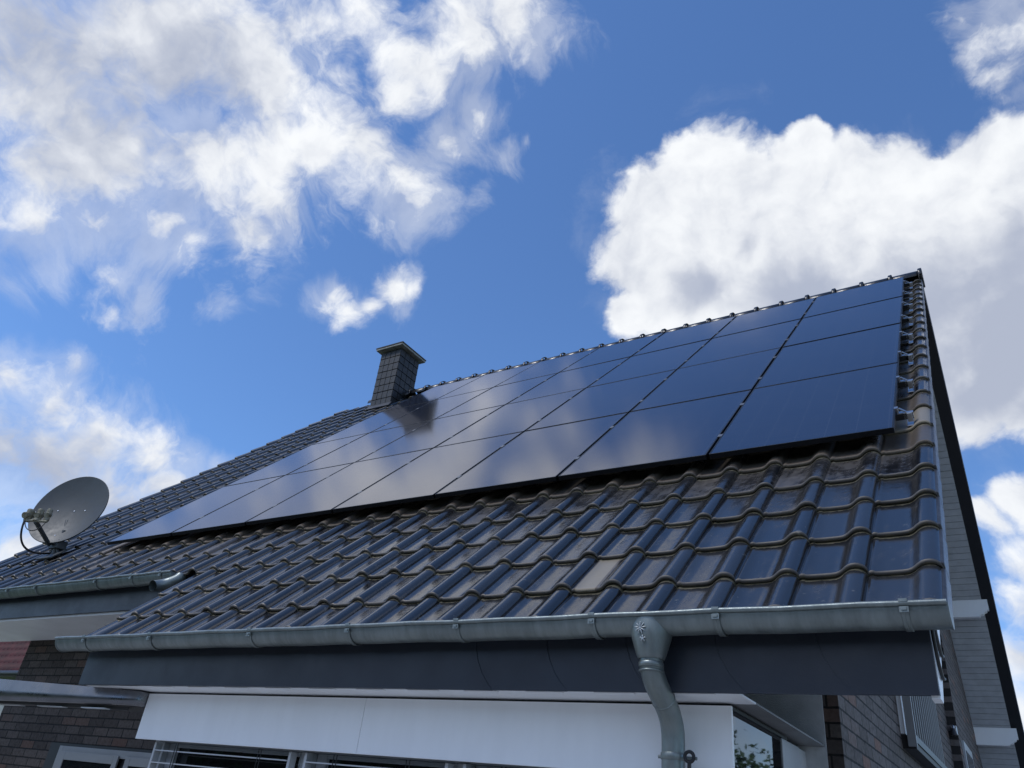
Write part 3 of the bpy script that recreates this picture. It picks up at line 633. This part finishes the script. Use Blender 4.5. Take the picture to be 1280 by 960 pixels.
# window in the brick wall left of the bay
wl = part(MB().box((-8.42, YW - 0.004, -3.05), (-5.9, YW + 0.11, -2.0)), 'window', 'black'); wl['label'] = 'white framed window in the brick wall left of the bay'
def wpart(mb, name, m, bv=0.003): o = mb.build(name, m, bevel=bv); o.parent = wl; return o
def rect_frame(x0, x1, z0, z1, y0, y1, w):
    f = MB(); f.box((x0, y0, z0), (x0 + w, y1, z1)); f.box((x1 - w, y0, z0), (x1, y1, z1)); f.box((x0 + w + .0005, y0, z1 - w), (x1 - w - .0005, y1, z1)); f.box((x0 + w + .0005, y0, z0), (x1 - w - .0005, y1, z0 + w)); return f
wpart(rect_frame(-8.20, -5.95, -3.0, -2.025, YW - 0.03, YW - 0.005, 0.07), 'frame', 'winframe')
wpart(rect_frame(-8.10, -7.12, -2.9, -2.075, YW - 0.05, YW - 0.031, 0.075), 'sash', 'winframe')
wpart(rect_frame(-7.00, -6.05, -2.9, -2.075, YW - 0.05, YW - 0.031, 0.075), 'sash', 'winframe')
for xa, xb in ((-8.024, -7.196), (-6.924, -6.126)): wpart(MB().box((xa, YW - 0.042, -2.82), (xb, YW - 0.036, -2.152)), 'pane', 'pane', 0)

# tall gable window with railing
gwn = part(MB().box((XG - 0.05, 2.9, -1.28), (XG + 0.004, 4.9, 0.85)), 'gable_window', 'black'); gwn['label'] = 'tall window in the gable wall behind a railing'
o = MB().box((XG + 0.005, 3.0, -1.18), (XG + 0.009, 4.8, 0.75)).build('pane', 'pane'); o.parent = gwn
o = MB().box((XG + 0.001, 2.80, -1.295), (XG + 0.035, 2.90, 0.85)).build('reveal', 'white'); o.parent = gwn
o = MB().box((XG + 0.001, 2.82, -1.40), (XG + 0.10, 4.98, -1.30)).build('sill', 'black'); o.parent = gwn
rl = tag(empty('balcony_railing', (XG + 0.05, 3.9, -1.28)), 'metal balcony railing with vertical bars on the gable wall', 'railing')
b_ = MB()
for i in range(15): b_.tube([(0.03, -1.05 + 0.15 * i, -0.02), (0.03, -1.05 + 0.15 * i, 0.98)], 0.0085, 8)
b_.build('bars', 'rail_pale', rl)
MB().box((0.012, -1.1, 0.98), (0.048, 1.1, 1.01)).build('top_rail', 'rail_black', rl)
MB().box((0.0, -1.1, -0.075), (0.06, 1.1, -0.02)).build('bottom_rail', 'rail_black', rl)
MB().box((0.0, -1.14, -0.11), (0.062, -1.102, 1.0)).build('end_post', 'rail_pale', rl)
far = part(MB().box((XG + 0.06, 7.3, -2.4), (XG + 0.125, 8.4, -0.72)), 'far_gable_window', 'upvc'); o = MB().box((XG + 0.126, 7.4, -2.3), (XG + 0.129, 8.3, -0.82)).build('pane', 'pane'); o.parent = far
wl_ = tag(empty('wall_lamp', (XG + 0.10, 6.95, -0.66)), 'small metal lamp on the far gable pilaster', 'lamp')
MB().box((-0.06, -0.03, -0.05), (0.0, 0.049, 0.05)).build('back_plate', 'alu', wl_, 0.004); m_ = MB(); m_.tube([(-0.03, -0.03, 0.02), (-0.03, -0.12, 0.03), (-0.03, -0.16, -0.02)], 0.014, 10); m_.build('lamp_arm', 'alu', wl_)
m_ = MB(); m_.tube([(-0.03, -0.16, 0.0), (-0.03, -0.16, -0.08)], [0.02, 0.045], 14); m_.build('lamp_shade', 'rail_black', wl_)

# cables hanging on the bargeboard
cb = MB()
cb.tube(bez((0.108, -1.16, -1.47), (0.108, -1.15, -1.62), (0.108, -1.06, -1.64), (0.108, -0.99, -1.62), 12), 0.007, 8)
cb.tube(bez((0.108, -1.04, -1.42), (0.108, -1.02, -1.50), (0.108, -0.94, -1.53), (0.108, -0.88, -1.51), 12), 0.007, 8)
tag(cb.build('hanging_cable', 'rubber'), 'black cable drooping along the white bargeboard below the gutter end', 'cable')

# canopy with polished metal edge on the front wall
cn = tag(empty('awning_cassette', (-6.2, YW, -1.76)), 'closed awning cassette of polished metal joining the bay window', 'awning')
C0 = Vector((6.2, -YW, 1.76))
topl = [(-4.985, -0.90, -1.724), (-4.99, -1.00, -1.723), (-5.10, -1.03, -1.719), (-5.35, -1.07, -1.713), (-5.75, -1.11, -1.703), (-6.2, -1.145, -1.690), (-6.8, -1.18, -1.672), (-7.6, -1.22, -1.655), (-8.3, -1.24, -1.645)]
botl = [(x - 0.0, y + (-0.02 if i > 1 else 0.0), -1.818 - 0.004 * max(0, i - 2)) for i, (x, y, z) in enumerate(topl)]
e_ = MB(); e_.loft([[Vector(p) + C0 for p in topl], [Vector((p[0], p[1] - 0.012, (p[2] + q[2]) / 2)) + C0 for p, q in zip(topl, botl)], [Vector(q) + C0 for q in botl], [Vector((q[0], q[1] + 0.05, q[2] - 0.002)) + C0 for q in botl]])
e_.build('edge_band', 'steel', cn)
u_ = MB(); n = len(topl)
poly = [(p[0], p[1] + 0.03) for p in topl[1:]] + [(-8.3, -0.98), (-5.0, -0.72)]
u_.add([Vector((x, y, -1.825)) + C0 for x, y in poly] + [Vector((x, y, -1.74)) + C0 for x, y in poly], [tuple(range(len(poly))), tuple(range(len(poly), 2 * len(poly)))[::-1]] + [(i, len(poly) + i, len(poly) + (i + 1) % len(poly), (i + 1) % len(poly)) for i in range(len(poly))])
u_.build('cassette_body', 'canopy', cn)
r_ = MB(); r_.loft([[Vector((p[0] * 1.0 - 0.02, p[1] + 0.06, -1.826)) + C0 for p in topl[2:]], [Vector((p[0] - 0.02, p[1] + 0.06, -1.848)) + C0 for p in topl[2:]], [Vector((p[0] - 0.02, p[1] + 0.11, -1.848)) + C0 for p in topl[2:]]], smooth=False); r_.build('drip_rail', 'canopy', cn)
for xa, xb in ((-5.55, -5.25), (-6.15, -5.8), (-6.75, -6.4)):
    ya = -1.0
    MB().box((xa + 6.2, -1.075 - YW + (-0.0), -1.855 + 1.76), (xb + 6.2, -1.03 - YW, -1.849 + 1.76)).build('pale_strip', 'slat', cn)

# chimney
ch = part(MB().box((-9.47, 4.83, 4.0), (-9.01, 5.35, 5.80)), 'chimney', 'black'); ch['label'] = 'slate clad chimney at the ridge'
sl_ = MB()
rows, z0, hz = 11, 4.05, 0.158
for r in range(rows):
    zb, zt = z0 + r * hz, z0 + (r + 1) * hz - 0.009
    for k in range(4):
        for face in range(4):
            j = rng.random() * 0.008; g = 0.0055
            if face in (0, 2):
                w = 0.52 / 4; xa = -9.50 + k * w + g; xb = xa + w - 2 * g; y = 4.80 if face == 0 else 5.38; sg = 1 if face == 0 else -1
                sl_.hexa([(xa, y - sg * 0.006, zb + j), (xb, y - sg * 0.006, zb + j * 0.5), (xb, y + sg * 0.029, zb), (xa, y + sg * 0.029, zb), (xa, y - sg * 0.0, zt), (xb, y - sg * 0.0, zt), (xb, y + sg * 0.029, zt), (xa, y + sg * 0.029, zt)])
            else:
                w = 0.58 / 4; ya = 4.80 + k * w + g; yb2 = ya + w - 2 * g; x = -8.98 if face == 1 else -9.50; sg = 1 if face == 1 else -1
                sl_.hexa([(x + sg * 0.006, ya, zb + j), (x + sg * 0.006, yb2, zb + j * 0.5), (x - sg * 0.029, yb2, zb), (x - sg * 0.029, ya, zb), (x - sg * 0.0, ya, zt), (x - sg * 0.0, yb2, zt), (x - sg * 0.029, yb2, zt), (x - sg * 0.029, ya, zt)])
o = sl_.build('slate_cladding', 'slate'); o.parent = ch
o = MB().box((-9.585, 4.71, 5.815), (-8.895, 5.47, 5.856)).build('cap', 'capstone', bevel=0.008); o.parent = ch
o = MB().box((-9.592, 4.703, 5.857), (-8.888, 5.477, 5.880)).build('cap_top', 'soot'); o.parent = ch
fl = MB(); fl.hexa([rp(-9.53, 6.50, -0.11), rp(-8.95, 6.50, -0.11), rp(-8.95, 6.62, -0.09), rp(-9.53, 6.62, -0.09), rp(-9.53, 6.50, -0.085), rp(-8.95, 6.50, -0.085), rp(-8.95, 6.62, -0.055), rp(-9.53, 6.62, -0.055)]); o = fl.build('flashing', 'fascia'); o.parent = ch

# ------------------------------------------------------------------ solar panels
PW, PH, UW, UH = 1.134, 1.698, 1.154, 1.720
f_ = MB()
t, dpt = 0.011, 0.035
for (a, b) in (((0, 0), (PW, t)), ((0, PH - t), (PW, PH)), ((0, t), (t, PH - t)), ((PW - t, t), (PW, PH - t))): f_.box((a[0], a[1], -dpt), (b[0], b[1], 0))
frame_o = f_.build('frame', 'frame', bevel=0.0012)
glass_o = MB().box((t, t, -0.007), (PW - t, PH - t, -0.0012)).build('glass', 'solar')
back_o = MB().box((t, t, -0.012), (PW - t, PH - t, -0.008)).build('backsheet', 'backsheet')
ROWS = ['lowest row', 'second row up', 'third row up', 'top row under the ridge']
COLS = ['first from the gable verge', 'second from the gable verge', 'third from the gable verge', 'middle column of seven', 'third from the dish end', 'second from the dish end', 'column at the dish end']
first = True
for r in range(4):
    for c in range(7):
        base = rp(-(c + 1) * UW + 0.01, r * UH + 0.011, 0)
        pr = empty('solar_panel', base, (PITCH + R(rng.uniform(-0.12, 0.12)), R(rng.uniform(-0.12, 0.12)), 0))
        tag(pr, 'black solar panel in the %s, %s' % (ROWS[r], COLS[c]), 'solar panel', 'solar panels on the roof')
        for src in (frame_o, glass_o, back_o):
            o = src if first else src.copy()
            if not first: col.objects.link(o)
            o.parent = pr
        first = False
# mounting rails with their clamps
RN_ = ['lowest', 'second lowest', 'third lowest', 'fourth lowest', 'fourth highest', 'third highest', 'second highest', 'highest']
VR = [0.42, 1.24, 2.10, 2.96, 3.84, 4.68, 5.52, 6.44]
rail_m = MB().box((-7 * UW - 0.06, -0.02, -0.043), (0.085, 0.02, -0.002))
clamp_m = MB().box((-0.0075, -0.028, 0.0), (0.0075, 0.028, 0.0365)); clamp_m.box((-0.016, -0.028, 0.0366), (0.016, 0.028, 0.0395))
endc = MB().box((0.004, -0.022, -0.002), (0.012, 0.022, 0.034)); endc.box((-0.010, -0.022, 0.0365), (0.012, 0.022, 0.040)); endc.box((0.012, -0.022, -0.002), (0.035, 0.022, 0.004))
hook = MB()
hook.box((0.030, -0.020, -0.004), (0.088, 0.020, 0.000)); hook.box((0.030, -0.020, -0.043), (0.088, -0.016, -0.006)); hook.box((0.050, -0.030, -0.060), (0.080, -0.0205, -0.002))
hook.hexa([(0.008, -0.014, 0.030), (0.014, -0.014, 0.034), (0.014, 0.010, 0.034), (0.008, 0.010, 0.030), (0.044, -0.014, 0.001), (0.052, -0.014, 0.004), (0.052, 0.010, 0.004), (0.044, 0.010, 0.001)])
hook.box((0.040, -0.060, -0.078), (0.078, 0.09, -0.073))
MT['clamp'] = mat('dull_clamp_metal', (0.22, 0.225, 0.23), 0.45, 0.9)
p_rail = rail_m.build('rail_body', 'rail'); p_clamp = clamp_m.build('mid_clamp', 'clamp'); p_end = endc.build('end_clamp', 'alu'); p_hook = hook.build('roof_hook', 'alu', bevel=0.0015)
used = set()
def inst(src, parent, x=0.0):
    o = src if src.name not in used else src.copy()
    if src.name in used: col.objects.link(o)
    used.add(src.name); o.parent = parent; o.location = (x, 0, 0); return o
for i, v in enumerate(VR):
    rr = tag(empty('mounting_rail', rp(0.0, v, -0.0375), (PITCH, 0, 0)), '%s metal mounting rail with bright end hook at the panel edge' % RN_[i], 'mounting rail', 'mounting rails under the panels')
    inst(p_rail, rr); inst(p_end, rr, -0.006); inst(p_hook, rr)
    for c in range(1, 7): inst(p_clamp, rr, -c * UW)

# ------------------------------------------------------------------ satellite dish
dn = Vector((0.412, -0.874, 0.257)).normalized(); dc = Vector((-9.40, 0.10, 0.60))
side = Vector((0, 0, 1)).cross(dn).normalized(); upv = dn.cross(side)
dbase = rp(-9.32, 0.08, -0.07)
ds = tag(empty('satellite_dish', dbase), 'grey satellite dish with three receiver heads on the roof tiles above the gutter', 'satellite dish')
def D(a, b, c): return dc + side * a + upv * b + dn * c - dbase
df = MB(); RA, RB, DE = 0.465, 0.505, 0.085
def dring(k, back):
    return [D(RA * k * math.cos(2 * math.pi * i / 64), RB * k * math.sin(2 * math.pi * i / 64), DE * (k * k - 1) - back) for i in range(64)]
df.loft([dring(k, 0) for k in (0.001, 0.2, 0.4, 0.6, 0.8, 0.92, 0.985, 1.0)], closed=True)
df.loft([dring(1.0, 0), dring(1.012, 0.0), dring(1.016, 0.008), dring(1.012, 0.018), dring(0.995, 0.02)], closed=True)
df.loft([dring(k, 0.006 if k < 0.99 else 0.02) for k in (0.995, 0.985, 0.9, 0.7, 0.45, 0.2, 0.001)], closed=True)
DF = df.build('reflector', 'dish', ds)
for (a, b) in ((0.02, 0.02), (-0.19, 0.0), (0.17, 0.03), (0.02, -0.38)):
    k2 = (a / RA) ** 2 + (b / RB) ** 2; s = MB(); c = DE * (k2 - 1); s.tube([D(a, b, c), D(a, b, c + 0.006)], 0.008, 10); s.build('rivet', 'alu', DF)
am = MB(); a0 = D(0.0, -0.50, -0.06); a1 = D(0.05, -0.47, 0.38)
am.tube([a0, a1], 0.026, 4); am.build('feed_arm', 'arm', ds)
hd = MB(); hd.tube([a1 - side * 0.14 + upv * 0.01, a1 + side * 0.14 + upv * 0.01], 0.016, 8); hd.tube([a1, a1 + upv * 0.03], 0.04, 10); hd.build('head_bar', 'lnb', ds)
for i, (s, r, ln) in enumerate(((-0.14, 0.042, 0.14), (-0.01, 0.038, 0.11), (0.10, 0.033, 0.09))):
    p = a1 + side * s + upv * (0.085 + 0.01 * i)
    dirn = (dc + dn * (-DE) - (p + dbase)).normalized()
    m_ = MB(); m_.tube([p - dirn * ln * 0.5, p - dirn * ln * 0.1, p + dirn * ln * 0.1, p + dirn * ln * 0.35], [r * 0.9, r, r * 0.75, r * 0.8], 16)
    m_.tube([p + Vector((0.0, 0.0, 0.07)), p + Vector((0, 0, 0.06)), p - Vector((0, 0, 0.075)), p - Vector((0, 0, 0.085))], [r * 0.75, r * 0.95, r * 0.95, r * 0.6], 14)
    L = m_.build('receiver_head', 'lnb', ds, 0.003)
    m_ = MB(); m_.tube([p + dirn * ln * 0.352, p + dirn * ln * 0.5], [r * 1.05, r * 0.95], 16); m_.build('horn_cap', 'lnbface', L)
cbm = MB(); q0 = a1 - side * 0.15 + upv * 0.0
cbm.tube(bez(q0, q0 + Vector((0.02, 0.0, -0.22)), q0 + Vector((-0.02, 0.12, -0.42)), Vector((-0.10, 0.06, 0.05)), 20), 0.012, 8)
cbm.tube(bez(a1 + side * 0.13, a1 + side * 0.12 - upv * 0.16, a1 - side * 0.06 - upv * 0.18, a1 - side * 0.15 + upv * 0.02, 14), 0.006, 6)
cbm.build('cable', 'rubber', ds)
mt = MB()
mt.tube([(0, 0, -0.02), (0.0, 0.02, 0.30)], 0.030, 14); mt.tube([Vector((0.0, 0.02, 0.22)), D(0, -0.12, -0.10)], 0.028, 10); mt.tube([Vector((0, 0.0, 0.08)), D(0, -0.45, -0.07)], 0.03, 8)
mt.box((-0.09, -0.05, 0.06), (0.09, 0.07, 0.16)); mt.tube([(-0.13, 0.0, -0.03), (0.0, 0.0, 0.10), (0.13, 0.0, -0.03)], 0.018, 8)
mt.build('mount', 'arm', ds, 0.004)
pl = MB(); A = rp(0, 0, 0)
pq = [rp(x, v, n) - rp(0, 0, 0) for (x, v, n) in ((-0.17, -0.13, -0.005), (0.17, -0.13, -0.005), (0.17, 0.16, -0.005), (-0.17, 0.16, -0.005), (-0.17, -0.13, 0.012), (0.17, -0.13, 0.012), (0.17, 0.16, 0.012), (-0.17, 0.16, 0.012))]
pl.hexa(pq); pl.build('foot_plate', 'arm', ds, 0.003)

# ------------------------------------------------------------------ neighbour house with a red tiled roof
nh = tag(empty('neighbour_house', (-28, 14, GZ)), 'neighbouring house with red tiled roof beyond the brick wall', 'house')
rt = MB()
for k in range(14):                            # pantile courses of the slope facing the garden
    for side_ in (1,):
        y0, z0_ = -5.5 + 0.36 * k, 4.35 + 0.30 * k
        xs = [i * 0.07 for i in range(-80, 81)]
        rings = []
        for (dy, dz) in ((0.02, -0.06), (0.0, 0.06), (0.36, 0.30)):
            rings.append([Vector((x, y0 + dy, z0_ + dz + 0.06 * math.sin(x * 2 * math.pi / 0.28))) for x in xs])
        rt.loft(rings)
rt.build('roof', 'redtile', nh)
hb = MB(); hb.prism([(-5, 0), (4.6, 0), (4.6, 4.3), (-0.2, 8.4), (-5, 4.3)], -5.3, 5.3, lambda p, t: (t, p[0], p[1])); hb.build('wall', 'render', nh)
rb = MB(); rb.hexa([(-5.6, -0.45, 8.45), (5.6, -0.45, 8.45), (5.6, 5.2, 3.9), (-5.6, 5.2, 3.9), (-5.6, -0.45, 8.6), (5.6, -0.45, 8.6), (5.6, 5.2, 4.05), (-5.6, 5.2, 4.05)]); rb.build('roof_back', 'redtile', nh)
gg = MB(); gg.tube([(-5.7, -5.62, 4.25), (5.7, -5.62, 4.25)], 0.09, 10); gg.build('gutter', 'rubber', nh)

# ------------------------------------------------------------------ garden trees mirrored in the bay's side glass
def tree(x, y, h, cr, lab, seed):
    rg = np.random.default_rng(seed)
    t = tag(empty('garden_tree', (x, y, GZ)), lab, 'tree')
    tk = MB(); tk.tube([(0, 0, 0), (0.05, 0.02, h * 0.3), (-0.05, 0.05, h * 0.6), (0.02, 0, h * 0.85)], [0.2, 0.15, 0.1, 0.03], 10)
    for i in range(7):
        a = rg.random() * 6.28; z = h * (0.35 + 0.07 * i); tk.tube([(0, 0, z), (math.cos(a) * cr * 0.4, math.sin(a) * cr * 0.4, z + 0.6), (math.cos(a) * cr * 0.75, math.sin(a) * cr * 0.75, z + 1.0)], [0.07, 0.045, 0.015], 6)
    tk.build('trunk', 'bark', t)
    n = 11000
    cl = rg.normal(size=(26, 3)); cl /= np.linalg.norm(cl, axis=1, keepdims=True); cl *= (rg.random((26, 1)) ** 0.5) * np.array([cr, cr, h * 0.3]) * 0.85; cl[:, 2] += h * 0.64
    c = cl[rg.integers(0, 26, n)] + rg.normal(size=(n, 3)) * cr * 0.17
    u = rg.normal(size=(n, 3)); u /= np.linalg.norm(u, axis=1, keepdims=True); w = np.cross(u, rg.normal(size=(n, 3))); w /= np.linalg.norm(w, axis=1, keepdims=True)
    s1 = 0.09 + 0.05 * rg.random((n, 1)); s2 = s1 * 0.55
    V = np.stack([c - u * s1, c + w * s2, c + u * s1, c - w * s2], 1).reshape(-1, 3)
    m_ = MB(); m_.add([tuple(p) for p in V], [(4 * i, 4 * i + 1, 4 * i + 2, 4 * i + 3) for i in range(n)]); m_.build('crown', 'leaf', t)
tree(6.6, 22.0, 4.7, 2.8, 'broadleaf tree mirrored in the side glass of the bay', 1)

def hedge(x0, x1, y, h, seed):  # unseen, added so the window panes mirror something dark
    rg = np.random.default_rng(seed); n = 9000
    t = tag(empty('reflection_hedge', ((x0 + x1) / 2, y, GZ)), 'tall unseen hedge added to darken the reflections in the bay windows', 'hedge')
    L = (x1 - x0) / 2
    MB().box((-L, -0.4, 0), (L, 0.4, h - 0.3)).build('inner_growth', MT['bark'], t)
    c = np.stack([rg.uniform(-L, L, n), rg.uniform(-0.7, 0.7, n), rg.uniform(0, h, n)], 1)
    u = rg.normal(size=(n, 3)); u /= np.linalg.norm(u, axis=1, keepdims=True); w = np.cross(u, rg.normal(size=(n, 3))); w /= np.linalg.norm(w, axis=1, keepdims=True)
    s1 = 0.22 * (0.7 + 0.6 * rg.random((n, 1))); s2 = s1 * 0.6
    V = np.stack([c - u * s1, c + w * s2, c + u * s1, c - w * s2], 1).reshape(-1, 3)
    m_ = MB(); m_.add([tuple(p) for p in V], [(4 * i, 4 * i + 1, 4 * i + 2, 4 * i + 3) for i in range(n)]); m_.build('foliage', 'leaf', t)
hedge(-46, 6, -15.0, 4.6, 5)
